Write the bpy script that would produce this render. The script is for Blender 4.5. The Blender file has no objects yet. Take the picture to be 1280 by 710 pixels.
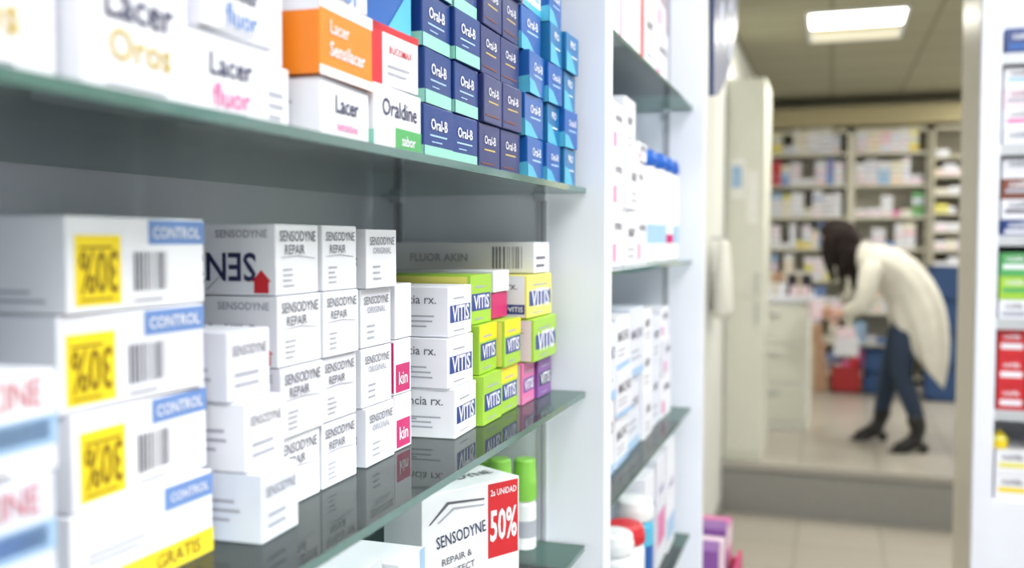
import bpy, bmesh, math, random
from mathutils import Vector, Matrix
random.seed(7)
H = 1.67            # eye height above the shop floor; shelf data below is given relative to it
UP = 0.31           # raised back-room floor
S = bpy.context.scene
COL = S.collection

# ------------------------------------------------------------------ materials
def lin(c):
    return tuple(((x/255.0)/12.92 if x/255.0 <= 0.04045 else ((x/255.0+0.055)/1.055)**2.4) for x in c)
MATS = {}
def mat(name, rgb, rough=0.5, metal=0.0, var=0.04, nscale=25.0, bump=0.0, spec=0.5, emis=0.0):
    if name in MATS: return MATS[name]
    m = bpy.data.materials.new(name); m.use_nodes = True
    nt = m.node_tree; b = nt.nodes['Principled BSDF']
    c = lin(rgb)
    tc = nt.nodes.new('ShaderNodeTexCoord'); n = nt.nodes.new('ShaderNodeTexNoise')
    n.inputs['Scale'].default_value = nscale; n.inputs['Detail'].default_value = 3
    nt.links.new(tc.outputs['Object'], n.inputs['Vector'])
    r = nt.nodes.new('ShaderNodeValToRGB')
    r.color_ramp.elements[0].position = 0.3; r.color_ramp.elements[1].position = 0.7
    r.color_ramp.elements[0].color = tuple(x*(1-var) for x in c)+(1,)
    r.color_ramp.elements[1].color = tuple(min(1, x*(1+var)) for x in c)+(1,)
    nt.links.new(n.outputs['Fac'], r.inputs['Fac'])
    nt.links.new(r.outputs['Color'], b.inputs['Base Color'])
    b.inputs['Roughness'].default_value = rough; b.inputs['Metallic'].default_value = metal
    b.inputs['Specular IOR Level'].default_value = spec
    if bump:
        bp = nt.nodes.new('ShaderNodeBump'); bp.inputs['Strength'].default_value = bump; bp.inputs['Distance'].default_value = 0.01
        nt.links.new(n.outputs['Fac'], bp.inputs['Height']); nt.links.new(bp.outputs['Normal'], b.inputs['Normal'])
    if emis:
        b.inputs['Emission Color'].default_value = c+(1,); b.inputs['Emission Strength'].default_value = emis
    MATS[name] = m; return m
def tilemat(name, c1, c2, mortar, size, msize=0.006, rough=0.4):
    m = bpy.data.materials.new(name); m.use_nodes = True
    nt = m.node_tree; b = nt.nodes['Principled BSDF']
    tc = nt.nodes.new('ShaderNodeTexCoord'); br = nt.nodes.new('ShaderNodeTexBrick')
    br.offset = 0; br.squash = 1
    br.inputs['Scale'].default_value = 1; br.inputs['Brick Width'].default_value = size; br.inputs['Row Height'].default_value = size
    br.inputs['Mortar Size'].default_value = msize; br.inputs['Mortar Smooth'].default_value = 0.1
    br.inputs['Color1'].default_value = lin(c1)+(1,); br.inputs['Color2'].default_value = lin(c2)+(1,); br.inputs['Mortar'].default_value = lin(mortar)+(1,)
    nt.links.new(tc.outputs['Object'], br.inputs['Vector']); nt.links.new(br.outputs['Color'], b.inputs['Base Color'])
    b.inputs['Roughness'].default_value = rough
    MATS[name] = m; return m
def glassmat(name, tint):
    m = bpy.data.materials.new(name); m.use_nodes = True
    nt = m.node_tree; nt.nodes.clear()
    out = nt.nodes.new('ShaderNodeOutputMaterial'); mx = nt.nodes.new('ShaderNodeMixShader')
    tr = nt.nodes.new('ShaderNodeBsdfTransparent'); gl = nt.nodes.new('ShaderNodeBsdfGlossy')
    tr.inputs['Color'].default_value = lin(tint)+(1,)
    gl.inputs['Roughness'].default_value = 0.03; gl.inputs['Color'].default_value = (0.94, 0.98, 0.97, 1)
    lw = nt.nodes.new('ShaderNodeLayerWeight'); lw.inputs['Blend'].default_value = 0.14
    df = nt.nodes.new('ShaderNodeBsdfDiffuse'); df.inputs['Color'].default_value = (0.74, 0.84, 0.82, 1)
    tl = nt.nodes.new('ShaderNodeBsdfTranslucent'); tl.inputs['Color'].default_value = (0.74, 0.84, 0.82, 1)
    m2 = nt.nodes.new('ShaderNodeMixShader'); m2.inputs['Fac'].default_value = .5
    m3 = nt.nodes.new('ShaderNodeMixShader')
    # uneven milky haze mixed into the shader to brighten the pane
    nz = nt.nodes.new('ShaderNodeTexNoise'); nz.inputs['Scale'].default_value = 9; mr = nt.nodes.new('ShaderNodeMapRange')
    mr.inputs['To Min'].default_value = .05; mr.inputs['To Max'].default_value = .12
    tc = nt.nodes.new('ShaderNodeTexCoord')
    nt.links.new(tc.outputs['Object'], nz.inputs['Vector']); nt.links.new(nz.outputs['Fac'], mr.inputs['Value']); nt.links.new(mr.outputs[0], m3.inputs['Fac'])
    nt.links.new(df.outputs[0], m2.inputs[1]); nt.links.new(tl.outputs[0], m2.inputs[2])
    nt.links.new(tr.outputs[0], m3.inputs[1]); nt.links.new(m2.outputs[0], m3.inputs[2])
    nt.links.new(lw.outputs['Fresnel'], mx.inputs['Fac'])
    nt.links.new(m3.outputs[0], mx.inputs[1]); nt.links.new(gl.outputs[0], mx.inputs[2])
    nt.links.new(mx.outputs[0], out.inputs['Surface'])
    MATS[name] = m; return m

W = mat('carton_white', (234, 235, 243), 0.42, var=0.015)
W2 = mat('carton_offwhite', (224, 225, 235), 0.45, var=0.015)
W3 = mat('carton_cool', (218, 223, 237), 0.45, var=0.015)
GREY = mat('ink_grey', (100, 100, 112), 0.5)
LGREY = mat('ink_lightgrey', (168, 170, 182), 0.5)
INK = mat('ink_navy', (38, 44, 84), 0.45)
DINK = mat('ink_dark', (40, 40, 48), 0.45)
NAVY = mat('carton_navy', (20, 56, 122), 0.32)
NAVY2 = mat('carton_deep_navy', (42, 52, 106), 0.32)
BLUE = mat('carton_blue', (16, 86, 164), 0.32)
BLUE2 = mat('carton_sea_blue', (26, 108, 164), 0.32)
LBLUE = mat('label_blue', (108, 142, 202), 0.45)
PBLUE = mat('label_pale_blue', (160, 194, 228), 0.45)
MINT = mat('carton_mint', (146, 210, 192), 0.4)
GREEN = mat('carton_green', (158, 202, 60), 0.4)
DGREEN = mat('carton_green_dark', (80, 168, 96), 0.4)
YEL = mat('label_yellow', (244, 216, 24), 0.45)
PYEL = mat('carton_pale_yellow', (230, 224, 112), 0.45)
ORANGE = mat('carton_orange', (238, 132, 24), 0.4)
RED = mat('carton_red', (200, 34, 44), 0.4)
PINK = mat('carton_pink', (218, 112, 168), 0.4)
MAG = mat('carton_magenta', (196, 30, 106), 0.4)
PURP = mat('carton_purple', (134, 84, 160), 0.4)
LIGHTP = mat('carton_blush', (234, 212, 224), 0.4)
BROWN = mat('carton_brown', (120, 66, 50), 0.4)
CYAN = mat('carton_cyan', (80, 176, 210), 0.4)
OCH = mat('ink_ochre', (140, 112, 0), .5)
PANEL = mat('shelf_laminate_white', (232, 236, 247), 0.35, var=0.01)
PBACK = mat('shelf_back_white', (224, 228, 238), 0.5, var=0.01)
METAL = mat('metal_rail', (192, 196, 202), 0.35, metal=0.2)
GLASS = glassmat('glass_pane', (246, 251, 249))
GEDGE = mat('glass_edge_green', (78, 114, 106), 0.08, spec=1.0)
WALL = mat('wall_paint', (226, 228, 226), 0.7, nscale=6, var=0.02)
WARM = mat('cream_laminate', (226, 227, 216), 0.5, var=0.02)
CEILM = tilemat('ceiling_tiles', (156, 153, 130), (149, 146, 124), (124, 121, 102), 0.6, 0.012, 0.8)
FLOORM = tilemat('floor_tiles', (184, 178, 168), (177, 171, 161), (150, 144, 136), 0.45, 0.006, 0.3)
FLOORB = tilemat('floor_tiles_backroom', (178, 172, 163), (171, 165, 156), (146, 141, 133), 0.45, 0.006, 0.25)
RISER = mat('riser_grey', (152, 151, 149), 0.4)
LAMPM = mat('lamp_diffuser', (255, 252, 240), 0.5, emis=8.0, var=0)
LAMPD = mat('lamp_diffuser_dim', (246, 240, 214), 0.5, emis=.42, var=0)

# ------------------------------------------------------------------ mesh builder
_cache = {}
def textgeo(s, bold=1):
    k = (s, bold)
    if k in _cache: return _cache[k]
    c = bpy.data.curves.new('t', 'FONT'); c.body = s; c.offset = 0.014*bold; c.resolution_u = 2
    o = bpy.data.objects.new('t', c); COL.objects.link(o)
    bpy.context.view_layer.update()
    me = bpy.data.meshes.new_from_object(o.evaluated_get(bpy.context.evaluated_depsgraph_get()))
    vs = [(v.co.x, v.co.y) for v in me.vertices]; fs = [tuple(p.vertices) for p in me.polygons]
    x0 = min(v[0] for v in vs); x1 = max(v[0] for v in vs); y0 = min(v[1] for v in vs); y1 = max(v[1] for v in vs)
    w = x1-x0; cx = (x0+x1)/2; cy = (y0+y1)/2
    vs = [((x-cx)/w, (y-cy)/w) for x, y in vs]
    bpy.data.objects.remove(o); bpy.data.meshes.remove(me)
    _cache[k] = (vs, fs, (y1-y0)/w); return _cache[k]

class MB:
    def __init__(s, name, dz=H):
        s.name = name; s.v = []; s.f = []; s.m = []; s.mats = []; s.sm = []; s.dz = dz
    def mi(s, m):
        if m not in s.mats: s.mats.append(m)
        return s.mats.index(m)
    def add(s, vs, fs, m, M=None, smooth=False):
        n = len(s.v); i = s.mi(m)
        for p in vs:
            p = Vector(p)
            s.v.append(M @ p if M else p)
        for f in fs:
            s.f.append(tuple(n+a for a in f)); s.m.append(i); s.sm.append(smooth)
    def box(s, x0, x1, y0, y1, z0, z1, m, M=None, bev=0.0):
        if bev <= 0:
            vs = [(x, y, z) for x in (x0, x1) for y in (y0, y1) for z in (z0, z1)]
            fs = [(0, 1, 3, 2), (4, 6, 7, 5), (0, 4, 5, 1), (2, 3, 7, 6), (0, 2, 6, 4), (1, 5, 7, 3)]
            s.add(vs, fs, m, M); return
        bm = bmesh.new(); bmesh.ops.create_cube(bm, size=1)
        for v in bm.verts:
            v.co = Vector(((x0+x1)/2+v.co.x*(x1-x0), (y0+y1)/2+v.co.y*(y1-y0), (z0+z1)/2+v.co.z*(z1-z0)))
        bmesh.ops.bevel(bm, geom=bm.edges[:], offset=bev, segments=2, affect='EDGES', profile=0.6)
        bm.verts.index_update()
        s.add([v.co.copy() for v in bm.verts], [tuple(v.index for v in f.verts) for f in bm.faces], m, M); bm.free()
    def lathe(s, prof, cx, cy, z, m, seg=24, M=None):
        for i in range(len(prof)-1):
            r0, h0, mm = prof[i]; r1, h1, _ = prof[i+1]
            vs = []
            for k in range(seg):
                a = 2*math.pi*k/seg
                vs.append((cx+r0*math.cos(a), cy+r0*math.sin(a), z+h0)); vs.append((cx+r1*math.cos(a), cy+r1*math.sin(a), z+h1))
            fs = [(2*k, (2*k+2) % (2*seg), (2*k+3) % (2*seg), 2*k+1) for k in range(seg)]
            s.add(vs, fs, mm or m, M, smooth=True)
    def done(s, parent=None):
        me = bpy.data.meshes.new(s.name)
        lo = Vector([min(p[i] for p in s.v) for i in range(3)]); hi = Vector([max(p[i] for p in s.v) for i in range(3)])
        o0 = Vector(((lo.x+hi.x)/2, (lo.y+hi.y)/2, lo.z))
        me.from_pydata([tuple(p-o0) for p in s.v], [], s.f)
        for m in s.mats: me.materials.append(m)
        me.polygons.foreach_set('material_index', s.m)
        me.polygons.foreach_set('use_smooth', s.sm)
        me.update()
        o = bpy.data.objects.new(s.name, me); o.location = o0+Vector((0, 0, s.dz)); COL.objects.link(o)
        if parent: o.parent = parent
        return o

def carton(mb, xf, y0, y1, z0, h, depth, base, labels=(), ang=0.0, bev=0.001, jx=0.0):
    if ang == 0.0: ang = random.uniform(-0.9, 0.9)
    xf += random.uniform(-1, 1)*jx
    hx = depth/2; hy = (y1-y0)/2
    M = Matrix.Translation((xf-hx, (y0+y1)/2, z0)) @ Matrix.Rotation(math.radians(ang), 4, 'Z')
    mb.box(-hx, hx, -hy, hy, 0.0003, h-0.0003, base, M, bev)
    def P(face, u, v, e):
        if face == 'A': return (hx+e, -hy+u*2*hy, v*h)
        if face == 'C': return (-hx+u*2*hx, -hy-e, v*h)
        return (hx-v*2*hx, -hy+u*2*hy, h+e)
    FW = {'A': 2*hy, 'C': 2*hx, 'T': 2*hy}; FH = {'A': h, 'C': h, 'T': 2*hx}
    for L in labels:
        k, face = L[0], L[1]
        if k == 'r':
            _, _, u0, v0, u1, v1, m = L[:7]; e = 0.0002 if len(L) < 8 else L[7]
            mb.add([P(face, u0, v0, e), P(face, u1, v0, e), P(face, u1, v1, e), P(face, u0, v1, e)], [(0, 1, 2, 3)], m, M)
        elif k == 'bc':
            _, _, u0, v0, u1, v1 = L[:6]; u = u0; e = 0.0004
            rr = random.Random(5)
            while u < u1:
                w = rr.choice([0.5, 1, 1.6])*(u1-u0)/26
                mb.add([P(face, u, v0, e), P(face, u+w, v0, e), P(face, u+w, v1, e), P(face, u, v1, e)], [(0, 1, 2, 3)], GREY, M)
                u += w+rr.choice([0.8, 1.2, 1.8])*(u1-u0)/26
        elif k == 'ln':   # fine print lines
            _, _, u0, v0, u1, v1, n, m = L; e = 0.0004
            for i in range(n):
                va = v0+(v1-v0)*i/n; vb = va+(v1-v0)/n*0.34; ue = u0+(u1-u0)*random.uniform(0.7, 1)
                mb.add([P(face, u0, va, e), P(face, ue, va, e), P(face, ue, vb, e), P(face, u0, vb, e)], [(0, 1, 2, 3)], m, M)
        elif k == 'p':    # polygon
            _, _, pts, m = L
            mb.add([P(face, a, b, 0.0004) for a, b in pts], [tuple(range(len(pts)))], m, M)
        elif k == 't':
            _, _, s, uc, vc, w, m = L[:7]; rot = L[7] if len(L) > 7 else 0; bold = L[8] if len(L) > 8 else 1
            st = L[9] if len(L) > 9 else 1.0     # vertical stretch
            vs, fs, asp = textgeo(s, bold)
            sc = w*FW[face]
            if rot in (90, -90): sc = w*FH[face]
            a = math.radians(rot); out = []
            for x, y in vs:
                y *= st
                X = (x*math.cos(a)-y*math.sin(a))*sc; Y = (x*math.sin(a)+y*math.cos(a))*sc
                out.append(P(face, uc+X/FW[face], vc+Y/FH[face], 0.0006))
            mb.add(out, fs, m, M)

# ------------------------------------------------------------------ room shell
def slab(name, x0, x1, y0, y1, z0, z1, m, bev=0):
    b = MB(name, 0); b.box(x0, x1, y0, y1, z0, z1, m, None, bev); return b.done()
XL = -0.62; XR = 3.0; YB = -2.2; YS = 5.98; YF = 10.0; ZC = H+1.35
slab('floor', XL-.1, XR+.1, YB-.1, YS, -0.1, 0, FLOORM)
slab('floor_backroom', XL-.1, XR+.1, YS, YF+.1, 0, UP, FLOORB)
st = MB('trim_1', 0); st.box(XL, XR, YS-0.012, YS, 0.0, UP-0.045, RISER); st.box(XL, XR, YS-0.03, YS, UP-0.04, UP+0.003, mat('nosing', (172, 168, 162), 0.35), None, .004)
st.done()
slab('ceiling', XL-.1, XR+.1, YB-.1, YF+.1, ZC, ZC+0.1, CEILM)
slab('wall_left', XL-.1, XL, YB, YF, 0, ZC, WALL)
slab('wall_right', XR, XR+.1, YB, YF, 0, ZC, WALL)
slab('wall_back', XL-.1, XR+.1, YF, YF+.1, 0, ZC, mat('wall_cream', (216, 211, 192), .7))
slab('wall_front', XL-.1, XR+.1, YB-.1, YB, 0, ZC, WALL)
slab('baseboard_left', XL, XL+.012, 2.1, YS-.03, 0, .09, RISER)
# ------------------------------------------------------------------ lamps
def lamp(x, y, sx, sy, power, color, twin=None):
    e = bpy.data.objects.new('ceiling_lamp', None); e.location = (x, y, ZC); COL.objects.link(e)
    b = MB('housing', 0)
    for a, c, d, f in ((-sx/2-.02, sx/2+.02, -sy/2-.02, -sy/2), (-sx/2-.02, sx/2+.02, sy/2, sy/2+.02), (-sx/2-.02, -sx/2, -sy/2, sy/2), (sx/2, sx/2+.02, -sy/2, sy/2)):
        b.box(a, c, d, f, -0.012, 0, PANEL)
    if twin is None:
        b.box(-sx/2, sx/2, -sy/2, sy/2, -0.01, -0.001, LAMPM)
    else:
        b.box(-sx/2, sx/2, -sy/2, twin-.035, -0.01, -0.001, LAMPM)
        b.box(-sx/2, sx/2, twin-.035, twin+.035, -0.018, -0.001, mat('lamp_louvre', (150, 142, 112), .6))
        b.box(-sx/2, sx/2, twin+.035, sy/2, -0.01, -0.001, LAMPD)
    o = b.done(); o.parent = e
    L = bpy.data.lights.new('lamp_light', 'AREA'); L.shape = 'RECTANGLE'; L.size = sx; L.size_y = sy if twin is None else .3; L.energy = power; L.color = color
    l = bpy.data.objects.new('lamp_light', L); l.location = (0, 0 if twin is None else -.2, -0.035); l.parent = e; COL.objects.link(l)
cool = (0.93, 0.955, 1.0); warm = (1.0, 0.97, 0.885)
lamp(0.75, -0.9, 1.2, 0.6, 33, cool)  # added behind the camera to lighten the sides facing it
lamp(0.85, 0.9, 1.2, 0.6, 33, cool)
lamp(1.2, 2.0, 0.6, 0.6, 13, cool)
lamp(0.9, 4.3, 0.6, 0.6, 27, warm)
lamp(0.13, 6.47, 0.54, 0.84, 17, warm, .03)
lamp(2.1, 8.9, 1.2, 0.35, 46, warm)  # added lamp, kept out of view, brightens the back room
lamp(1.9, 7.2, 0.6, 0.6, 32, warm)  # second unseen lamp added as back-room fill

# ------------------------------------------------------------------ wall shelving carcass
XB = -0.535
def unit(y0, y1, near_panel, rails):
    b = MB('shelving_unit')
    zt = 0.98; zb = -H
    b.box(XB-.015, XB, y0, y1, zb, zt, PBACK)
    if near_panel: b.box(XB-.015, -.243, y0-.035, y0, zb, zt, PANEL, None, .0015)
    b.box(XB-.015, -.243, y1, y1+.035, zb, zt, PANEL, None, .0015)
    b.box(XB, -.243, y0, y1, -1.62, -.86, PANEL, None, .002)
    b.box(-.243, -.228, y0+.003, (y0+y1)/2-.002, -1.60, -.88, PANEL, None, .002)
    b.box(-.243, -.228, (y0+y1)/2+.002, y1-.003, -1.60, -.88, PANEL, None, .002)
    b.box(XB, -.25, y0, y1, zt-.03, zt, PANEL)
    for xr in (-.318, -.50):
        for yy, sgn in ((y1, -1), (y0, 1)):
            ya, yb = sorted((yy, yy+sgn*.0025))
            b.box(xr-.006, xr-.002, ya, yb, -.86, zt-.03, METAL); b.box(xr+.002, xr+.006, ya, yb, -.86, zt-.03, METAL)
            b.box(xr-.002, xr+.002, yy if sgn > 0 else yy-.0008, yy+.0008 if sgn > 0 else yy, -.86, zt-.03, LGREY)
            for zz in rails:
                ya2, yb2 = sorted((yy, yy+sgn*.012))
                b.box(xr-.007, xr+.007, ya2, yb2, zz-.014, zz-.0065, METAL, None, .001)
    return b.done()
Z1 = [0.33, 0.059, -0.174, -0.353, -0.60]; Z2 = [0.267, -0.04, -0.34, -0.60]
unit(0.17, 1.07, True, Z1)
unit(1.105, 1.955, False, Z2)
def gshelf(y0, y1, z):
    b = MB('glass_shelf'); t = .006
    x0, x1 = XB+.002, -.265; y0 += .004; y1 -= .004
    b.box(x0, x1, y0, y1, z-t, z, GLASS)
    g = b.mi(GEDGE)
    b.m[1] = g; b.m[2] = g; b.m[3] = g; b.m[0] = g
    return b.done()
for z in Z1: gshelf(0.17, 1.07, z)
for z in Z2: gshelf(1.105, 1.955, z)

# ------------------------------------------------------------------ lower display shelf of unit 1  (top at -.174)
ZS = -.174+.0004
b = MB('ointment_carton_stack')
for i in range(3):
    L = [('r', 'A', 0, .26, 1, .56, PBLUE), ('r', 'A', .45, .32, .95, .52, LBLUE), ('t', 'A', 'MEDICINE', .55, .80, .7, mat('ink_rose', (206, 116, 130)), 0, 0, 1.2), ('ln', 'A', .08, .06, .8, .22, 2, GREY),
         ('r', 'C', .0, .26, 1, .56, PBLUE)]
    carton(b, -.292+.006*(i == 0), .222, .303, ZS+.041*i, .041, .14, [W, W3, W][i], L, ang=[.5, -2, 1.5][i])
b.done()
b = MB('discount_carton_stack')
for i in range(4):
    L = [('t', 'C', 'Pd', .66, .5, .16, GREY, 180, 1), ('ln', 'C', .70, .12, .95, .3, 2, LGREY)]
    if i > 0:
        L += [('r', 'A', .05, .08, .35, .80, YEL), ('t', 'A', '30%', .2, .42, .25, OCH, 180, 1, 1.8), ('ln', 'A', .08, .66, .32, .74, 1, OCH), ('ln', 'A', .08, .13, .32, .2, 1, OCH), ('bc', 'A', .44, .2, .70, .62),
              ('r', 'A', .55, .70, 1.0, .97, LBLUE), ('t', 'A', 'CONTROL', .77, .83, .38, W, 0, 1), ('ln', 'A', .44, .08, .70, .16, 1, LGREY)]
    else:
        L += [('r', 'A', .30, 0.01, 1.0, .30, YEL), ('t', 'A', 'GRATIS', .72, .16, .34, OCH, 0, .6), ('r', 'A', .62, .70, 1.0, .96, LBLUE), ('t', 'A', 'CONTROL', .81, .83, .3, W, 0, 1), ('ln', 'A', .1, .45, .5, .6, 2, LGREY),
              ('r', 'C', .80, .01, 1.0, .25, YEL)]
    carton(b, -.331+(.004 if i == 0 else 0), .350, .453, ZS+.0463*i, .0463, .185, [W, W, W2, W][i], L, ang=[-1.5, 1.0, -2.0, .6][i])
b.done()
b = MB('small_carton_stack')
for i in range(3):
    L = [('t', 'A', 'SENSODYNE', .5, .72, .8, GREY, 0, 0, 1.4), ('ln', 'A', .15, .2, .8, .5, 2, LGREY), ('ln', 'C', .7, .3, .95, .7, 3, LGREY)]
    carton(b, [-.305, -.314, -.322][i], .463, .505, ZS+.0405*i, .0405, .19, [W3, W, W2][i], L, ang=[2, 1.2, -1][i])
b.done()
HOUSE = lambda f, u, s: ('p', f, [(u-.045*s, .04), (u+.045*s, .04), (u+.045*s, .20), (u+.06*s, .20), (u, .36), (u-.06*s, .20), (u-.045*s, .20)], RED)
def sens(b, xf, y0, y1, z0, h, c=True):
    L = [('t', 'A', 'SENSODYNE', .5, .83, .84, GREY, 0, .3, 1.2), ('t', 'A', 'REPAIR', .42, .64, .46, GREY, 0, .2, 1.1), ('ln', 'A', .15, .12, .4, .42, 4, LGREY),
         ('p', 'A', [(.10, .535), (.5, .555), (.9, .515), (.9, .505), (.5, .54), (.1, .525)], LGREY)]
    if c: L += [('t', 'C', 'SENS', .80, .40, .25, INK, 180, 1.2, 1.15), HOUSE('C', .945, .62), ('t', 'C', 'SENSODYNE', .87, .86, .2, LGREY), ('ln', 'C', .2, .1, .6, .3, 2, LGREY),
                ('p', 'C', [(.70, .08), (.74, .30), (.745, .30), (.708, .08)], LGREY), ('p', 'C', [(.73, .08), (.78, .26), (.785, .26), (.738, .08)], LGREY)]
    carton(b, xf, y0, y1, z0, h, .19, random.choice([W, W, W2]), L, jx=.003)
b = MB('toothpaste_carton_stack')
for i in range(4): sens(b, -.331, .526, .580, ZS+.046*i, .046)
b.done()
b = MB('toothpaste_carton_stack')
for i in range(4): sens(b, -.331, .584, .634, ZS+.046*i, .046)
b.done()
b = MB('toothpaste_carton_stack')
for i in range(4):
    L = [('t', 'A', 'SENSODYNE', .5, .80, .8, GREY, 0, .3, 1.2), ('t', 'A', 'ORIGINAL', .5, .64, .6, LGREY), ('ln', 'A', .2, .15, .5, .45, 3, LGREY), ('t', 'C', 'e', .93, .5, .06, DINK), ('bc', 'C', .7, .2, .85, .6)]
    carton(b, -.332, .650, .701, ZS+.0455*i, .0455, .19, W if i % 2 else W2, L, jx=.003)
b.done()
b = MB('mouthwash_carton_stack')
for i in range(3):
    L = [('r', 'A', .1, .05, .9, .55, MAG), ('t', 'A', 'kin', .5, .3, .5, W), ('r', 'C', .94, .05, 1, .95, MAG)]
    carton(b, -.336, .709, .742, ZS+.046*i, .046, .17, W, L if i != 2 else L[:0])
b.done()
def vit(b, xf, y0, y1, z0, h, base, side, logo=INK, depth=.185, extra=(), ang=0.0):
    L = list(extra)
    if side is not base: L += [('r', 'C', .02, .03, .985, .97, side)]
    L += [('r', 'A', .07, .28, .94, .62, logo, .0003), ('t', 'A', 'VITIS', .505, .45, .72, W, 0, 1.4), ('ln', 'A', .2, .74, .8, .84, 1, LGREY), ('ln', 'A', .2, .1, .7, .18, 1, LGREY),
          ('ln', 'C', .55, .18, .82, .45, 3, LGREY), ('t', 'C', 'encia rx.', .84, .74, .20, GREY, 0, .4), ('ln', 'C', .76, .2, .93, .5, 3, LGREY)]
    carton(b, xf, y0, y1, z0, h, depth, base, L, jx=.002, ang=ang)
VB = mat('logo_blue', (30, 62, 142), .4)
b = MB('gum_care_carton_stack')
for i in range(3): vit(b, [-.309, -.312, -.313][i], .767, .826, ZS+.0444*i, .0444, W, W, VB, ang=[2.5, -1, 1][i])
b.done()
b = MB('gum_care_carton_stack')
for i in range(3): vit(b, [-.306, -.309, -.314][i], .832, .886, ZS+.047*i, .047, GREEN, GREEN if i < 2 else PYEL, VB, extra=[('r', 'A', 0, .66, 1, 1, YEL if i == 1 else GREEN, .0001)], ang=[.5, 2, -1.5][i])
b.done()
b = MB('gum_care_carton_stack')
for i in range(2): vit(b, -.306, .892, .945, ZS+.047*i, .047, GREEN, PYEL, VB, extra=[('r', 'A', 0, .66, 1, 1, YEL, .0001)])
b.box(-.49, -.318, .895, .943, ZS+.095, ZS+.121, MAG, None, .001); b.box(-.49, -.316, .895, .943, ZS+.1215, ZS+.143, W, None, .001)
b.done()
b = MB('gum_care_carton_stack')
vit(b, -.303, .951, .995, ZS, .0445, PINK, LIGHTP, PURP); vit(b, -.302, 1.001, 1.053, ZS, .0445, PURP, PURP, INK)
vit(b, -.294, .955, 1.046, ZS+.045, .0455, GREEN, LIGHTP, VB, ang=.8)
vit(b, -.299, .957, 1.044, ZS+.091, .046, PYEL, W, VB, extra=[('r', 'C', .875, .10, .985, .32, VB, .0003), ('t', 'C', 'VITIS', .93, .21, .09, W, 0, 1.5)], ang=-1)
carton(b, -.302, .985, 1.045, ZS+.1375, .034, .17, W, [('bc', 'C', .72, .15, .93, .85), ('t', 'C', 'FLUOR AKIN', .35, .5, .4, LGREY), ('ln', 'A', .1, .2, .8, .7, 2, GREY)], ang=.5)
b.done()

# ------------------------------------------------------------------ upper shelf of unit 1 (top .059)
ZU = .0594
b = MB('cream_carton_stack')
def lacer(b, xf, y0, y1, z0, h, sub, col, base=W, ang=0.0, sc=.75, v1=.62, v2=.26):
    carton(b, xf, y0, y1, z0, h, .17, base, [('t', 'A', 'Lacer', .52, v1, sc, INK, 0, .9), ('t', 'A', sub, .52, v2, sc*.9, col, 0, .9), ('r', 'A', .0, .93, 1, 1, LGREY if base is W else base), ('ln', 'C', .6, .3, .9, .7, 3, LGREY), ('ln', 'A', .2, .06, .8, .12, 1, LGREY)], ang=ang)
GOLD = mat('ink_gold', (200, 174, 90), .4)
lacer(b, -.282, .214, .296, ZU, .062, 'Oros', GOLD, sc=.6, v1=.62, v2=.36)
lacer(b, -.279, .304, .371, ZU, .062, 'Oros', GOLD, ang=1.5, sc=.66, v1=.62, v2=.34)
b.done()
b = MB('cream_carton_stack')
lacer(b, -.281, .378, .443, ZU, .041, 'fluor', PINK, ang=-2, sc=.52)
lacer(b, -.281, .380, .445, ZU+.0412, .038, 'fluor', LBLUE, ang=3, sc=.52)
lacer(b, -.283, .379, .444, ZU+.0795, .04, 'fluor', GOLD, ang=1, sc=.52)
b.done()
b = MB('cream_carton_stack')
carton(b, -.295, .451, .484, ZU, .038, .17, W2, [('ln', 'A', .1, .2, .8, .7, 3, LGREY)])
carton(b, -.298, .452, .484, ZU+.0385, .04, .17, W, [('ln', 'A', .1, .2, .8, .7, 3, LGREY)])
lacer(b, -.283, .492, .560, ZU, .036, 'sensitive', PINK, ang=3, sc=.48)
carton(b, -.281, .490, .562, ZU+.0363, .046, .17, ORANGE, [('t', 'A', 'Lacer', .35, .64, .34, W, 0, .5), ('t', 'A', 'Sensilacer', .5, .36, .66, W, 0, 1), ('r', 'A', .0, .84, 1, 1, W), ('r', 'A', 0, 0, 1, .12, W), ('r', 'C', .0, .8, 1, 1, W)], ang=2)
lacer(b, -.283, .492, .560, ZU+.083, .04, 'fluor', LBLUE, ang=-1)
b.done()
b = MB('mouthwash_carton_stack')
carton(b, -.284, .568, .646, ZU, .044, .17, W, [('t', 'A', 'Oraldine', .52, .68, .74, INK, 0, .6), ('r', 'A', .42, 0.02, 1, .40, DGREEN), ('t', 'A', 'sabor', .7, .22, .3, W), ('r', 'C', .4, 0, 1, .3, MINT)], ang=1)
carton(b, -.285, .570, .644, ZU+.0445, .040, .17, W, [('r', 'A', 0, 0, .26, 1, RED), ('t', 'A', 'BUCOMAX', .62, .62, .46, RED), ('ln', 'A', .36, .2, .8, .45, 2, LGREY), ('r', 'C', .8, 0, 1, 1, RED), ('r', 'A', .0, .88, 1, 1, RED)], ang=-2)
carton(b, -.292, .568, .646, ZU+.085, .075, .17, BLUE, [('t', 'A', 'S', .4, .5, .2, W), ('p', 'A', [(.5, 0), (1, 0), (1, .5)], CYAN)], ang=-1)
b.done()
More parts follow.
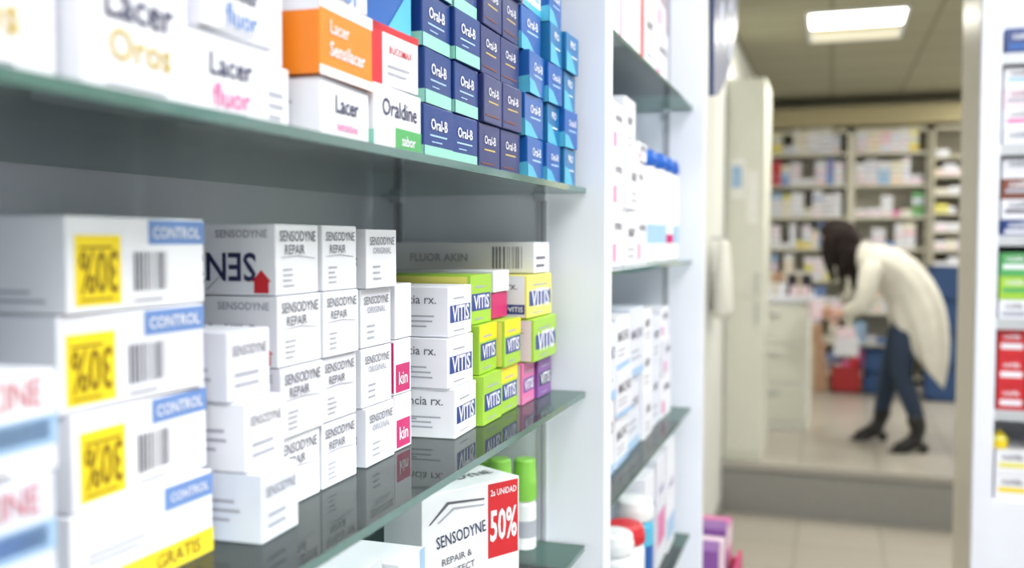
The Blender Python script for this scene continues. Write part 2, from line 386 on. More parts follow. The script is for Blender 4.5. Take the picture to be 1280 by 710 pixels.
def oral(b, xf, y0, y1, z0, h, kind, ang=0.0):
    if kind == 0:
        L = [('r', 'A', 0.02, .02, .98, .26, MINT), ('t', 'A', 'Oral-B', .5, .66, .56, W, 0, 1), ('r', 'A', .2, .44, .78, .47, PBLUE), ('ln', 'A', .25, .33, .6, .39, 1, PBLUE), ('r', 'C', 0, .02, 1, .26, MINT)]; base = NAVY
    elif kind == 1:
        L = [('t', 'A', 'Oral-B', .5, .66, .54, W2, 0, .8), ('r', 'A', .24, .44, .76, .47, GOLD), ('ln', 'A', .1, .15, .9, .24, 1, BROWN)]; base = NAVY2
    elif kind == 2:
        L = [('p', 'A', [(0, 0), (.7, 0), (.3, .3), (0, .36)], CYAN), ('t', 'A', 'Oral-B', .55, .66, .54, W, 0, .8), ('r', 'A', .3, .44, .85, .48, PBLUE), ('p', 'C', [(.6, 0), (1, 0), (1, .4), (.8, .3)], CYAN)]; base = BLUE
    else:
        L = [('p', 'A', [(0, 0), (.8, 0), (.35, .45), (0, .5)], CYAN), ('t', 'A', 'PRO', .5, .72, .4, W, 0, 1), ('ln', 'A', .4, .4, .9, .5, 1, W)]; base = BLUE2
    carton(b, xf, y0, y1, z0, h, .17, base, L, jx=.002, ang=ang)
cols = [(.653, .709, 4, 0, -.285), (.713, .768, 4, 0, -.285), (.772, .824, 5, 1, -.284), (.828, .880, 5, 1, -.283)]
for y0, y1, n, k, xf in cols:
    b = MB('toothbrush_carton_stack')
    for i in range(n): oral(b, xf, y0, y1, ZU+.0415*i, .0415, k, ang=random.choice([-1.5, -.6, .7, 1.6]))
    b.done()
b = MB('toothbrush_carton_stack')
for i in range(4): oral(b, [-.278, -.280, -.277, -.281][i], .886, .944, ZU+.0415*i, .0415, 2, ang=[1.5, -1, 2, -2][i])
carton(b, -.284, .888, .950, ZU+.167, .040, .17, W, [('r', 'A', 0, .0, 1, .16, CYAN), ('r', 'A', .1, .3, .9, .85, PBLUE), ('t', 'A', 'S', .3, .6, .16, BLUE, 0, 2), ('t', 'A', 'GUM', .65, .55, .3, BLUE)], ang=1)
b.done()
b = MB('toothbrush_carton_stack')
for i in range(5): oral(b, [-.275, -.277, -.274, -.276, -.276][i], .951, .999, ZU+.041*i, .041, 3 if i % 2 else 2, ang=[-1, 1.5, -1.6, 1, .8][i])
b.done()
b = MB('toothbrush_carton_stack')
for i in range(4): oral(b, [-.273, -.270, -.274, -.272][i], 1.004, 1.054, ZU+.041*i, .041, 3 if i != 1 else 2, ang=[1, -1.4, 1.2, -.7][i])
b.done()

# ------------------------------------------------------------------ third shelf of unit 1 (top -.353)
ZT = -.3526
b = MB('toothpaste_multipack')
hx = .03; ln = .116
P2 = Vector((-.282, .872)); dr = Vector((math.sin(math.radians(30)), math.cos(math.radians(30)))); cen = P2-dr*ln/2+Vector((-math.cos(math.radians(30)), math.sin(math.radians(30))))*hx
carton(b, cen.x+hx, cen.y-ln/2, cen.y+ln/2, ZT, .126, hx*2, W,
       [('t', 'A', 'SENSODYNE', .385, .66, .50, INK, 6, .4, 1.5), ('t', 'A', 'REPAIR &', .34, .50, .30, GREY, 6, .5), ('t', 'A', 'PROTECT', .36, .41, .32, GREY, 6, .5), ('r', 'A', .66, .42, .985, .98, RED, .0003),
        ('t', 'A', '2a UNIDAD', .825, .91, .28, W, 0, .8, 1.3), ('t', 'A', '50%', .825, .66, .29, W, 0, 1.5, 2.0), ('r', 'A', .0, .05, 1, .2, LBLUE), ('p', 'A', [(.06, .78), (.24, .92), (.62, .89), (.62, .875), (.26, .90), (.08, .78)], GREY),
        ('p', 'A', [(.14, .78), (.3, .87), (.62, .845), (.62, .835), (.31, .855), (.17, .78)], LGREY), ('t', 'T', 'SENSODYNE', .5, .5, .8, GREY)], ang=-30)
b.done()
b = MB('mouthwash_carton_stack')
carton(b, -.312, .588, .634, ZT, .118, .20, W, [('t', 'A', 'SOS', .45, .6, .45, GREY, 90, 1), ('r', 'A', 0, .9, 1, 1, W3)])
carton(b, -.300, .640, .686, ZT, .112, .12, W, [('t', 'A', 'SOS', .45, .58, .5, INK, 90, 1), ('ln', 'A', .1, .1, .8, .25, 3, DGREEN), ('r', 'A', .8, 0, 1, 1, PBLUE)])
b.done()
b = MB('small_carton_stack')
for j, y in enumerate((.345, .403, .461, .519)):
    for i in range(3): carton(b, -.318-.006*(j % 2), y, y+.052, ZT+[.036, .038, .035, .0375][j]*i, [.036, .038, .035, .0375][j], .19, [W, W, W2][(i+j) % 3], [('t', 'A', 'SENSODYNE', .5, .7, .8, GREY, 0, .4), ('r', 'A', 0, .0, 1, .16, [PBLUE, W2, GREEN, W2][j]), ('ln', 'T', .1, .1, .9, .3, 2, LGREY)])
b.done()
def bottle(name, x, y, z, r, h, capm, bodym, band=None, bandm=None, caph=.45):
    b = MB(name)
    hb = h*(1-caph)
    pr = [(0, 0, bodym), (r*.92, 0, bodym), (r, r*.12, bodym)]
    if band: pr += [(r*1.001, hb*band[0], bandm), (r*1.001, hb*band[1], bodym)]
    pr += [(r, hb-r*.35, bodym), (r*.88, hb-r*.05, bodym), (r*.75, hb, capm), (r*.97, hb+.0005, capm), (r*1.0, hb+h*caph*.5, capm), (r*.93, h-r*.12, capm), (r*.8, h, capm), (0, h, capm)]
    b.lathe(pr, x, y, z, bodym, 28)
    for k in range(28):
        a = 2*math.pi*k/28
        M = Matrix.Translation((x, y, z)) @ Matrix.Rotation(a, 4, 'Z')
        b.box(r*.96, r*1.015, -r*.03, r*.03, hb+h*caph*.08, hb+h*caph*.45, capm, M)
    return b.done()
GB = mat('bottle_green_cap', (140, 206, 84), .35); WB = mat('bottle_white', (234, 236, 238), .3)
bottle('mouthwash_bottle', -.366, 1.02, ZT, .0135, .103, GB, WB, (.25, .6), DGREEN, .46)
bottle('mouthwash_bottle', -.329, 1.038, ZT, .0135, .103, GB, WB, (.25, .6), LGREY, .46)
bottle('mouthwash_bottle', -.398, 1.03, ZT, .0135, .103, GB, WB, (.25, .6), LGREY, .46)
bottle('mouthwash_bottle', -.346, 1.00, ZT, .0135, .110, GB, WB, (.25, .6), LGREY, .46)
b = MB('small_carton_stack')
for j in range(8):
    for i in range(3): carton(b, -.30, .30+j*.09, .385+j*.09, -.5996+.05*i, .05, .18, random.choice([W, W2, W3, GREEN, PBLUE]), [('ln', 'A', .1, .3, .8, .8, 3, GREY)])
b.done()
b = MB('small_carton_stack')
for j in range(8):
    for i in range(3): carton(b, -.30, .22+j*.1, .315+j*.1, .3304+.05*i, .05, .18, random.choice([W, W2, W3, BLUE, LIGHTP]), [('ln', 'A', .1, .3, .8, .8, 3, GREY)])
b.done()

# ------------------------------------------------------------------ unit 2
def stack(name, xf, y0, y1, z, hs, base, labels, depth=.17):
    b = MB(name)
    for k, h in enumerate(hs):
        bs = base[k % len(base)] if isinstance(base, list) else base
        carton(b, xf+random.uniform(-.004, .004), y0, y1, z, h, depth, bs, labels, ang=random.choice([-1.6, 1.2, .6])); z += h+.0003
    return b.done()
LP = [('t', 'A', 'BABY', .5, .6, .5, GREY), ('ln', 'A', .2, .15, .8, .4, 2, LGREY), ('t', 'C', 'derma', .7, .5, .25, LGREY)]
LR = [('r', 'A', .1, .1, .35, .4, PINK), ('t', 'A', 'crema', .55, .7, .6, GREY)]
z = .2674
stack('skin_care_carton_stack', -.300, 1.16, 1.27, z, [.10, .10], W, LP)
stack('skin_care_carton_stack', -.300, 1.28, 1.39, z, [.10, .10], W, LR)
stack('skin_care_carton_stack', -.300, 1.40, 1.50, z, [.16, .05], W, [('r', 'A', .3, 0, .45, 1, PINK)])
stack('skin_care_carton_stack', -.300, 1.51, 1.60, z, [.19], W, [('r', 'A', .55, 0, .9, 1, RED), ('r', 'C', .7, 0, .9, 1, RED)])
stack('skin_care_carton_stack', -.300, 1.62, 1.72, z, [.17, .05], W2, LP)
stack('skin_care_carton_stack', -.300, 1.74, 1.86, z, [.12, .08], [W, LIGHTP], LR)
z = -.0396
stack('baby_care_carton_stack', -.300, 1.13, 1.22, z, [.08, .075, .07], W, LP)
stack('baby_care_carton_stack', -.300, 1.23, 1.32, z, [.085, .08, .06], W2, LP)
stack('baby_care_carton_stack', -.295, 1.33, 1.41, z, [.085, .08, .07], W, LR)
stack('baby_care_carton_stack', -.292, 1.42, 1.51, z, [.085, .085, .085], W, LP)
stack('baby_care_carton_stack', -.296, 1.52, 1.60, z, [.085, .082, .03], W, LR)
BC = mat('bottle_blue_cap', (28, 96, 190), .3)
bottle('lotion_bottle', -.320, 1.66, z, .032, .195, BC, WB, (.2, .4), PBLUE, .14)
bottle('lotion_bottle', -.315, 1.74, z, .032, .195, BC, WB, (.2, .4), PBLUE, .14)
bottle('lotion_bottle', -.315, 1.82, z, .032, .195, BC, WB, (.2, .3), MAG, .14)
bottle('lotion_bottle', -.315, 1.90, z, .030, .195, BC, WB, (.2, .4), PBLUE, .14)
bottle('lotion_bottle', -.41, 1.70, z, .032, .195, BC, WB, (.2, .5), PBLUE, .14)
z = -.3396
LT = [('t', 'A', 'MACHO', .5, .62, .8, GREY, 0, .5), ('r', 'A', 0, .0, 1, .12, PBLUE), ('ln', 'A', .1, .25, .8, .45, 2, LGREY)]
stack('baby_care_carton_stack', -.300, 1.14, 1.25, z, [.07, .06, .06], W3, LT)
stack('baby_care_carton_stack', -.298, 1.26, 1.37, z, [.11, .11], [W, W3], LT)
stack('baby_care_carton_stack', -.295, 1.38, 1.48, z, [.075, .07, .08], [W, W2], LT)
stack('baby_care_carton_stack', -.300, 1.49, 1.59, z, [.12, .11], W3, LT)
stack('baby_care_carton_stack', -.296, 1.60, 1.69, z, [.08, .08, .06], W, LP)
stack('baby_care_carton_stack', -.298, 1.70, 1.79, z, [.12, .08], W3, LP)
stack('baby_care_carton_stack', -.300, 1.80, 1.90, z, [.08, .07, .06], [W, W2], LR)
z = -.5996
stack('baby_care_carton_stack', -.300, 1.14, 1.25, z, [.09, .07], W3, LT)
stack('baby_care_carton_stack', -.31, 1.27, 1.36, z, [.12], CYAN, LT)
RC = mat('bottle_red_cap', (206, 40, 50), .35)
bottle('shampoo_bottle', -.305, 1.41, z, .03, .16, WB, WB, (.2, .7), BLUE, .2)
bottle('shampoo_bottle', -.305, 1.49, z, .032, .15, RC, WB, (.15, .6), RC, .2)
bottle('shampoo_bottle', -.305, 1.57, z, .032, .17, WB, CYAN, (.25, .7), BLUE, .2)
stack('baby_care_carton_stack', -.298, 1.61, 1.70, z, [.19], W, [('r', 'A', 0, .5, 1, .7, LBLUE)])
stack('baby_care_carton_stack', -.294, 1.71, 1.80, z, [.2], W2, [('r', 'A', 0, .2, 1, .5, PINK), ('t', 'A', 'NAPPY', .5, .7, .6, BLUE)])
stack('baby_care_carton_stack', -.292, 1.81, 1.91, z, [.21], W, [('t', 'A', 'NAPPY', .5, .6, .6, PURP), ('r', 'A', 0, .1, 1, .3, PBLUE)])

# ------------------------------------------------------------------ hanging sign
b = MB('aisle_sign')
SG = mat('sign_blue', (44, 62, 112), .35)
x0, x1 = -.246, -.236
pts = [(2.045, .30), (2.14, .315), (2.30, .375), (2.45, .46), (2.56, .56), (2.56, 1.30), (2.045, 1.30)]
vs = [(x0, y, z) for y, z in pts]+[(x1, y, z) for y, z in pts]
n = len(pts)
b.add(vs, [tuple(range(n)), tuple(range(2*n-1, n-1, -1))]+[(i, (i+1) % n, n+(i+1) % n, n+i) for i in range(n)], SG)
tv, tf, asp = textgeo('SSALUD', 1)
b.add([(x1+.001, 2.28-y*1.3, .86+x*.86) for x, y in tv], tf, mat('sign_letters', (190, 204, 232), .4))
b.box(-.25, -.24, 1.991, 2.05, .66, .68, METAL); b.box(XL, -.246, 2.4, 2.42, .68, .70, METAL)
b.done()

# ------------------------------------------------------------------ floor display with purple cartons
b = MB('promo_display_stand')
DS = mat('display_card', (214, 206, 214), .6)
b.box(-.52, -.20, 2.08, 2.45, -1.67, -.84, DS, None, .004)
b.box(-.52, -.20, 2.08, 2.09, -.84, -.80, MAG); b.box(-.52, -.20, 2.44, 2.45, -.84, -.80, MAG); b.box(-.21, -.20, 2.09, 2.44, -.84, -.78, MAG)
for j in range(4):
    carton(b, -.225, 2.10+j*.083, 2.175+j*.083, -.838, .158-.012*(j % 2), .20, [PURP, LIGHTP, PURP, PINK][j], [('r', 'A', 0, .6, 1, .95, LIGHTP), ('t', 'A', 'NEW', .5, .3, .6, YEL)], ang=[4, -3, 3, -2][j])
b.done()

# ------------------------------------------------------------------ right hand unit (facing the camera)
YR = 2.6
b = MB('shelving_unit')
CRM = mat('post_side_reflection', (206, 198, 178), .35)
b.box(.343, .388, YR, YR+.36, -H, 1.15, PANEL, None, .002)
b.box(.3415, .343, YR+.03, YR+.36, -H, 1.15, CRM)  # yellowish reflection painted as a tan sheet on the white post's side
b.box(.388, 1.5, YR+.33, YR+.36, -H, 1.15, PBACK)
b.box(1.5, 1.54, YR, YR+.36, -H, 1.15, PANEL, None, .002)
b.box(.388, 1.5, YR+.01, YR+.33, -H, -.645, PANEL, None, .002)
for z in (.44, .22, 0, -.205, -.43):
    b.box(.388, 1.5, YR+.012, YR+.33, z-.012, z, PANEL)
    b.box(.388, 1.5, YR+.006, YR+.012, z-.014, z+.012, METAL)
b.done()
def rrow(name, z, w, h, rows, mats, lab):
    b = MB(name); x = .395
    while x+w < 1.49:
        zz = z+.0004
        for r in range(rows):
            m = mats[(r) % len(mats)]
            hx2 = w/2-.002
            M = Matrix.Translation((x+w/2, YR+.09, zz))
            b.box(-hx2, hx2, -.065, .1, 0, h-.001, m, M, .001)
            b.add([(-hx2*.8, -.0656, h*.3), (hx2*.8, -.0656, h*.3), (hx2*.8, -.0656, h*.5), (-hx2*.8, -.0656, h*.5)], [(0, 1, 2, 3)], lab[r % len(lab)], M)
            tv, tf, a = textgeo('cuida', 1)
            b.add([(p*hx2*1.2, -.066, h*.75+q*hx2*1.2) for p, q in tv], tf, GREY if m in (W, W2, LIGHTP) else W, M)
            zz += h
        x += w
    b.done()
rrow('hair_care_cartons', .44, .085, .075, 1, [NAVY], [BLUE])
rrow('skin_care_cartons', .22, .075, .050, 4, [W2, W, LIGHTP, W], [W2, PINK, LGREY, PBLUE])
rrow('supplement_cartons', 0, .085, .05, 4, [NAVY, W2, BROWN, W2], [W2, GREY, LGREY, W2])
rrow('herbal_cartons', -.205, .07, .058, 3, [W, GREEN, DGREEN], [LGREY, DGREEN, W])
rrow('cold_remedy_cartons', -.43, .065, .07, 3, [RED, RED, RED], [W, W, W])
rrow('infant_food_cartons', -.645, .08, .062, 2, [W, W], [YEL, PYEL])
b = MB('yellow_flower_packs'); x = .41
for k in range(12):
    b.lathe([(0, 0, YEL), (.018, 0, YEL), (.02, .02, PYEL), (.016, .03, YEL), (0, .045, YEL)], x, YR+.06, -.5206, YEL, 12); x += .085
b.done()

# ------------------------------------------------------------------ back room
b = MB('storage_cabinet', 0)
b.box(XL+.002, -.385, 6.03, 6.62, UP, H+.98, WARM, None, .004)
b.box(XL+.01, -.40, 6.022, 6.03, UP+.05, UP+1.0, WARM, None, .003); b.box(XL+.01, -.40, 6.022, 6.03, UP+1.01, H+.96, WARM, None, .003)
b.box(-.43, -.42, 6.008, 6.022, UP+.85, UP+.98, METAL); b.box(-.43, -.42, 6.008, 6.022, UP+1.03, UP+1.16, METAL)
b.done()
PAP = mat('paper', (240, 240, 236), .7)
b = MB('paper_notice', 0)
b.box(-.59, -.50, 6.017, 6.021, H+.25, H+.50, PAP); b.box(-.49, -.42, 6.017, 6.021, H+.1, H+.42, PAP)
b.add([(-.58, 6.0165, H+.32), (-.52, 6.0165, H+.32), (-.52, 6.0165, H+.45), (-.58, 6.0165, H+.45)], [(0, 1, 2, 3)], PBLUE)
b.done()
b = MB('hanging_bag', 0)
bm_v = []; seg = 14
for i, (zz, w, t) in enumerate([(0, .08, .02), (-.02, .11, .03), (-.2, .13, .045), (-.38, .14, .055), (-.42, .12, .04)]):
    for k in range(seg):
        a = 2*math.pi*k/seg; bm_v.append((XL+.065+t*math.cos(a)*(1+.1*math.sin(3*a)), 5.3+w*math.sin(a), H+.0+zz))
fs = [(i*seg+k, i*seg+(k+1) % seg, (i+1)*seg+(k+1) % seg, (i+1)*seg+k) for i in range(4) for k in range(seg)]+[tuple(range(seg-1, -1, -1)), tuple(range(4*seg, 5*seg))]
b.add(bm_v, fs, mat('cloth_pale', (232, 232, 228), .8), None, True)
b.box(XL, XL+.07, 5.295, 5.305, H+.0, H+.015, METAL)
b.done()
CT = UP+.955
b = MB('service_counter', 0)
b.box(XL+.002, -.14, 7.12, 8.1, UP, CT-.035, mat('counter_white', (232, 234, 228), .4), None, .006)
b.box(XL+.002, -.12, 7.095, 8.12, CT-.035, CT, PANEL, None, .004)
for k in range(3): b.box(XL+.03, -.17, 7.11, 7.12, UP+.06+k*.28, UP+.32+k*.28, WARM, None, .004); b.box(-.42, -.34, 7.095, 7.11, UP+.26+k*.28, UP+.275+k*.28, METAL)
b.done()
KRAFT = mat('kraft', (176, 140, 114), .7); TAPE = mat('parcel_tape', (200, 188, 164), .4)
b = MB('delivery_parcels', 0)
zz = CT+.001
for x, y, w, d, h, m in [(-.27, 7.13, .13, .16, .07, LIGHTP), (-.45, 7.13, .15, .14, .09, W2), (-.30, 7.35, .17, .16, .15, DINK), (-.50, 7.4, .16, .2, .16, KRAFT), (-.32, 7.6, .18, .2, .10, W)]:
    b.box(x, x+w, y, y+d, zz, zz+h, m, None, .004)
    b.box(x+w*.42, x+w*.58, y-.0008, y+d+.0008, zz+.001, zz+h+.0008, TAPE)
b.done()
def rack(x0, x1, yb, depth, ztop, step, frame, seed, dens=1.0):
    r = random.Random(seed)
    e = bpy.data.objects.new('storage_shelving', None); e.location = ((x0+x1)/2, yb-depth/2, UP); COL.objects.link(e)
    inv = Matrix.Translation(e.location).inverted()
    b = MB('frame', 0)
    y0 = yb-depth
    for x in (x0, x1-.03): b.box(x, x+.03, y0, yb, UP, ztop, frame)
    b.box(x0, x1, yb-.015, yb, UP, ztop, frame); b.box(x0, x1, y0, yb, ztop-.03, ztop, frame)
    z = UP+.08; shelves = []
    while z < ztop-.15:
        b.box(x0+.03, x1-.03, y0, yb-.015, z-.02, z, frame); shelves.append(z); z += step
    o = b.done(); o.parent = e; o.matrix_parent_inverse = inv
    c = MB('cartons', 0)
    pal = [W]*7+[W2]*4+[CRW]*4+[LIGHTP, PBLUE, PYEL, LBLUE]
    acc = [PINK, RED, ORANGE, DGREEN, BLUE]
    for z in shelves:
        x = x0+.04
        while x < x1-.12:
            w = r.uniform(.05, .12); m = r.choice(pal) if r.random() < .92 else r.choice(acc)
            hh = r.uniform(.045, .085); n = int((step-.05)/hh) if r.random() < .7 else 1
            if r.random() < dens:
                zz = z+.0005
                for i in range(n):
                    if zz+hh > z+step-.03: break
                    m2 = m if r.random() < .8 else r.choice(pal)
                    c.box(x, x+w-.004, y0+.02, y0+.2, zz, zz+hh-.001, m2)
                    c.box(x+.004, x+w-.008, y0+.0185, y0+.02, zz+hh*.3, zz+hh*.45, r.choice([LGREY, LBLUE, PINK, RED, LGREY, LGREY, GREY])); zz += hh
            x += w
    o = c.done(); o.parent = e; o.matrix_parent_inverse = inv
FR = mat('rack_cream', (220, 216, 200), .5); CRW = mat('carton_cream', (234, 228, 208), .5)
rack(XL+.03, .17, YF-.002, .38, UP+2.40, .30, FR, 1)
rack(.175, .86, YF-.002, .38, UP+2.40, .30, FR, 2)
rack(.865, 1.9, YF-.002, .42, UP+2.40, .17, mat('rack_grey', (180, 175, 158), .5), 3, dens=.85)
b = MB('trim_2', 0); b.box(XL, XR, YF-.46, YF-.001, UP+2.43, UP+2.60, mat('pelmet', (180, 170, 134), .6)); b.done()
def crate(b, x0, x1, y0, y1, z0, h, m):
    t = .012
    b.box(x0, x1, y0, y1, z0, z0+t, m)
    for zz in (z0, z0+h-.03): 
        b.box(x0, x1, y0, y0+t, zz, zz+.03, m); b.box(x0, x1, y1-t, y1, zz, zz+.03, m); b.box(x0, x0+t, y0, y1, zz, zz+.03, m); b.box(x1-t, x1, y0, y1, zz, zz+.03, m)
    for (a, c) in ((x0, y0), (x1-.03, y0), (x0, y1-.03), (x1-.03, y1-.03)): b.box(a, a+.03, c, c+.03, z0, z0+h, m)
    b.box(x0+.004, x1-.004, y0+.004, y0+.010, z0, z0+h-.02, m); b.box(x0+.004, x0+.010, y0+.004, y1-.004, z0, z0+h-.02, m)
    b.box(x1-.010, x1-.004, y0+.004, y1-.004, z0, z0+h-.02, m); b.box(x0+.004, x1-.004, y1-.010, y1-.004, z0, z0+h-.02, m)
CB = mat('crate_blue', (40, 72, 120), .45); CR = mat('crate_red', (164, 40, 44), .45)
b = MB('plastic_crate_stack', 0)
for i in range(4): crate(b, .78, 1.25, 8.75, 9.1, UP+.001+.285*i, .28, CB)
b.done()
b = MB('plastic_crate_stack', 0)
for i in range(2): crate(b, .30, .56, 9.0, 9.4, UP+.001+.185*i, .18, CB)
b.done()
b = MB('plastic_crate', 0); crate(b, 0.02, .27, 9.0, 9.4, UP+.001, .24, CR)
for k in range(3): b.box(.04+k*.07, .10+k*.07, 9.03, 9.3, UP+.014, UP+.25+.03*k, [W, PINK, RED][k])
b.box(.04, .25, 9.05, 9.35, UP+.32, UP+.48, W2, None, .004); b.box(.06, .22, 9.05, 9.3, UP+.4805, UP+.56, LIGHTP, None, .004)
b.done()
b = MB('cardboard_box_stack', 0)
for x, w, z0, h in ((-.27, .26, 0, .22), (-.25, .22, .2205, .2), (-.26, .2, .421, .16)):
    b.box(x, x+w, 9.0, 9.35, UP+.001+z0, UP+z0+h, KRAFT, None, .004); b.box(x+w*.44, x+w*.56, 8.999, 9.351, UP+.001+z0, UP+z0+h+.0006, TAPE)
b.done()

# ------------------------------------------------------------------ woman
wom = bpy.data.objects.new('woman', None); wom.location = (.45, 6.72, UP); COL.objects.link(wom)
bpy.context.view_layer.update()
def put(o):
    o.parent = wom; o.matrix_parent_inverse = Matrix.Translation(wom.location).inverted()
def skin(name, vs, es, rad, m, sub=2):
    me = bpy.data.meshes.new(name); me.from_pydata([(x, y, z+UP) for x, y, z in vs], es, [])
    o = bpy.data.objects.new(name, me); COL.objects.link(o); me.materials.append(m)
    sk = o.modifiers.new('Skin', 'SKIN'); sk.use_smooth_shade = True
    d = me.skin_vertices[0].data
    for i, r in enumerate(rad):
        d[i].radius = r if isinstance(r, tuple) else (r, r); d[i].use_root = (i == 0)
    s = o.modifiers.new('Sub', 'SUBSURF'); s.levels = sub; s.render_levels = sub
    put(o); return o
COAT = mat('coat_cloth', (218, 215, 206), .9, nscale=12, bump=.35, var=.06, spec=.2)
JEAN = mat('denim', (40, 56, 80), .8, nscale=60, var=.15)
SKINM = mat('skin', (208, 158, 132), .5); HAIR = mat('hair_dark', (30, 20, 18), .7, nscale=80, var=.3, spec=.25); BOOT = mat('boot_leather', (22, 20, 22), .4)
V = [(.50, 6.72, .90), (.49, 6.81, .86), (.435, 6.85, .68), (.395, 6.87, .49), (.36, 6.90, .30), (.335, 6.92, .17),
     (.49, 6.63, .86), (.455, 6.61, .68), (.445, 6.61, .49), (.51, 6.60, .30), (.563, 6.60, .17),
     (.45, 6.72, 1.05), (.35, 6.72, 1.17), (.25, 6.72, 1.235), (.175, 6.72, 1.28), (.125, 6.72, 1.31)]
E = [(0, 1), (1, 2), (2, 3), (3, 4), (4, 5), (0, 6), (6, 7), (7, 8), (8, 9), (9, 10), (0, 11), (11, 12), (12, 13), (13, 14), (14, 15)]
R = [(.12, .11), .105, .088, .070, .062, .046, .105, .088, .070, .062, .046, (.12, .11), (.13, .11), (.12, .09), .05, .045]
skin('body', V, E, R, JEAN)
skin('neck', [(.20, 6.72, 1.26), (.15, 6.72, 1.29), (.09, 6.72, 1.33)], [(0, 1), (1, 2)], [.055, .052, .05], SKINM)
# coat: loft along the bent trunk, soft folds, hem dipping at the back
rings = [((.150, 1.290), (.055, .075), 50), ((.175, 1.275), (.070, .10), 50), ((.215, 1.250), (.105, .180), 52), ((.285, 1.215), (.132, .215), 58), ((.375, 1.165), (.148, .210), 56),
         ((.46, 1.075), (.160, .195), 44), ((.520, .95), (.176, .21), 25), ((.555, .81), (.180, .225), 6), ((.575, .68), (.172, .235), -18), ((.59, .58), (.158, .235), -42), ((.60, .52), (.148, .23), -50)]
seg = 36; vs = []
def ringpts(c, r, ang, f=0.0):
    out = []
    pa = math.radians(ang); px, pz = math.cos(pa), math.sin(pa)
    for k in range(seg):
        a = 2*math.pi*k/seg; ww = 1+f*math.sin(6*a+c[0]*8)+f*.7*math.sin(11*a+c[1]*3)
        out.append((c[0]+px*r[0]*math.cos(a)*ww, 6.72+r[1]*math.sin(a)*ww, c[1]+pz*r[0]*math.cos(a)*ww+UP))
    return out
for i, (c, r, a) in enumerate(rings): vs += ringpts(c, r, a, max(0, (i-2))*.014)
for i in range(len(rings)-1, 5, -1):
    c, r, a = rings[i]; vs += ringpts(c, (r[0]-.012, r[1]-.012), a, (i-2)*.014)
nr = len(vs)//seg
fs = [(i*seg+k, (i+1)*seg+k, (i+1)*seg+(k+1) % seg, i*seg+(k+1) % seg) for i in range(nr-1) for k in range(seg)]
cb = MB('coat', 0); cb.add(vs, fs, COAT, None, True)
cvs = []
for c, r, a in [((.160, 1.280), (.062, .085), 50), ((.148, 1.292), (.066, .09), 50), ((.165, 1.290), (.078, .105), 50), ((.19, 1.275), (.088, .122), 50)]:
    cvs += ringpts(c, r, a)
cb.add(cvs, [(i*seg+k, (i+1)*seg+k, (i+1)*seg+(k+1) % seg, i*seg+(k+1) % seg) for i in range(3) for k in range(seg) if not 14 < k < 22], COAT, None, True)
# patch pocket
o = cb.done(); sb = o.modifiers.new('s', 'SUBSURF'); sb.levels = 1; sb.render_levels = 1; put(o)
skin('sleeve_left', [(.28, 6.60, 1.19), (.245, 6.525, 1.18), (.225, 6.49, 1.06), (.21, 6.475, .95), (.15, 6.52, .91), (.09, 6.57, .89)], [(i, i+1) for i in range(5)], [.085, .080, .070, .064, .056, .048], COAT)
skin('sleeve_right', [(.28, 6.84, 1.19), (.245, 6.915, 1.18), (.20, 6.96, 1.07), (.17, 6.985, .97), (.11, 6.985, .94), (.05, 6.985, .925)], [(i, i+1) for i in range(5)], [.085, .080, .070, .064, .056, .048], COAT)
def hand(side, w, d, palm_n):
    w = Vector(w); d = Vector(d).normalized(); n = Vector(palm_n).normalized(); s = d.cross(n).normalized()*(1 if side == 'left' else -1)
    P = lambda a, b_, c: tuple(w+d*a+s*b_+n*c)
    skin('palm_'+side, [P(-.03, 0, 0), P(.0, 0, 0), P(.045, 0, 0.002), P(.085, 0, .004)], [(0, 1), (1, 2), (2, 3)], [(.024, .024), (.024, .020), (.036, .016), (.038, .014)], SKINM)
    for j, (off, L) in enumerate([(.027, .070), (.009, .080), (-.009, .074), (-.026, .058)]):
        skin('finger_%d_%s' % (j+1, side), [P(.07, off*.9, .003), P(.09+L*.3, off, .008), P(.09+L*.62, off*1.05, .022), P(.09+L*.85, off*1.05, .042)], [(0, 1), (1, 2), (2, 3)], [.0095, .009, .008, .007], SKINM, 1)
    skin('thumb_'+side, [P(.02, .022, .004), P(.05, .045, .012), P(.075, .052, .026), P(.092, .05, .040)], [(0, 1), (1, 2), (2, 3)], [.013, .011, .0095, .008], SKINM, 1)
hand('left', (.08, 6.585, .885), (-.93, .36, -.05), (.36, .93, .0))
hand('right', (.045, 6.985, .915), (-.96, -.22, -.15), (.22, -.96, .0))
b = MB('held_parcel', UP)
Mp = Matrix.Translation((-.03, 6.80, .835)) @ Matrix.Rotation(math.radians(6), 4, 'Z')
b.box(-.10, .10, -.135, .125, 0, .11, LIGHTP, Mp, .005); b.box(-.015, .015, -.136, .126, -.0006, .1106, TAPE, Mp)
b.box(-.07, .08, -.09, .09, .111, .14, W2, Mp, .003)
put(b.done())
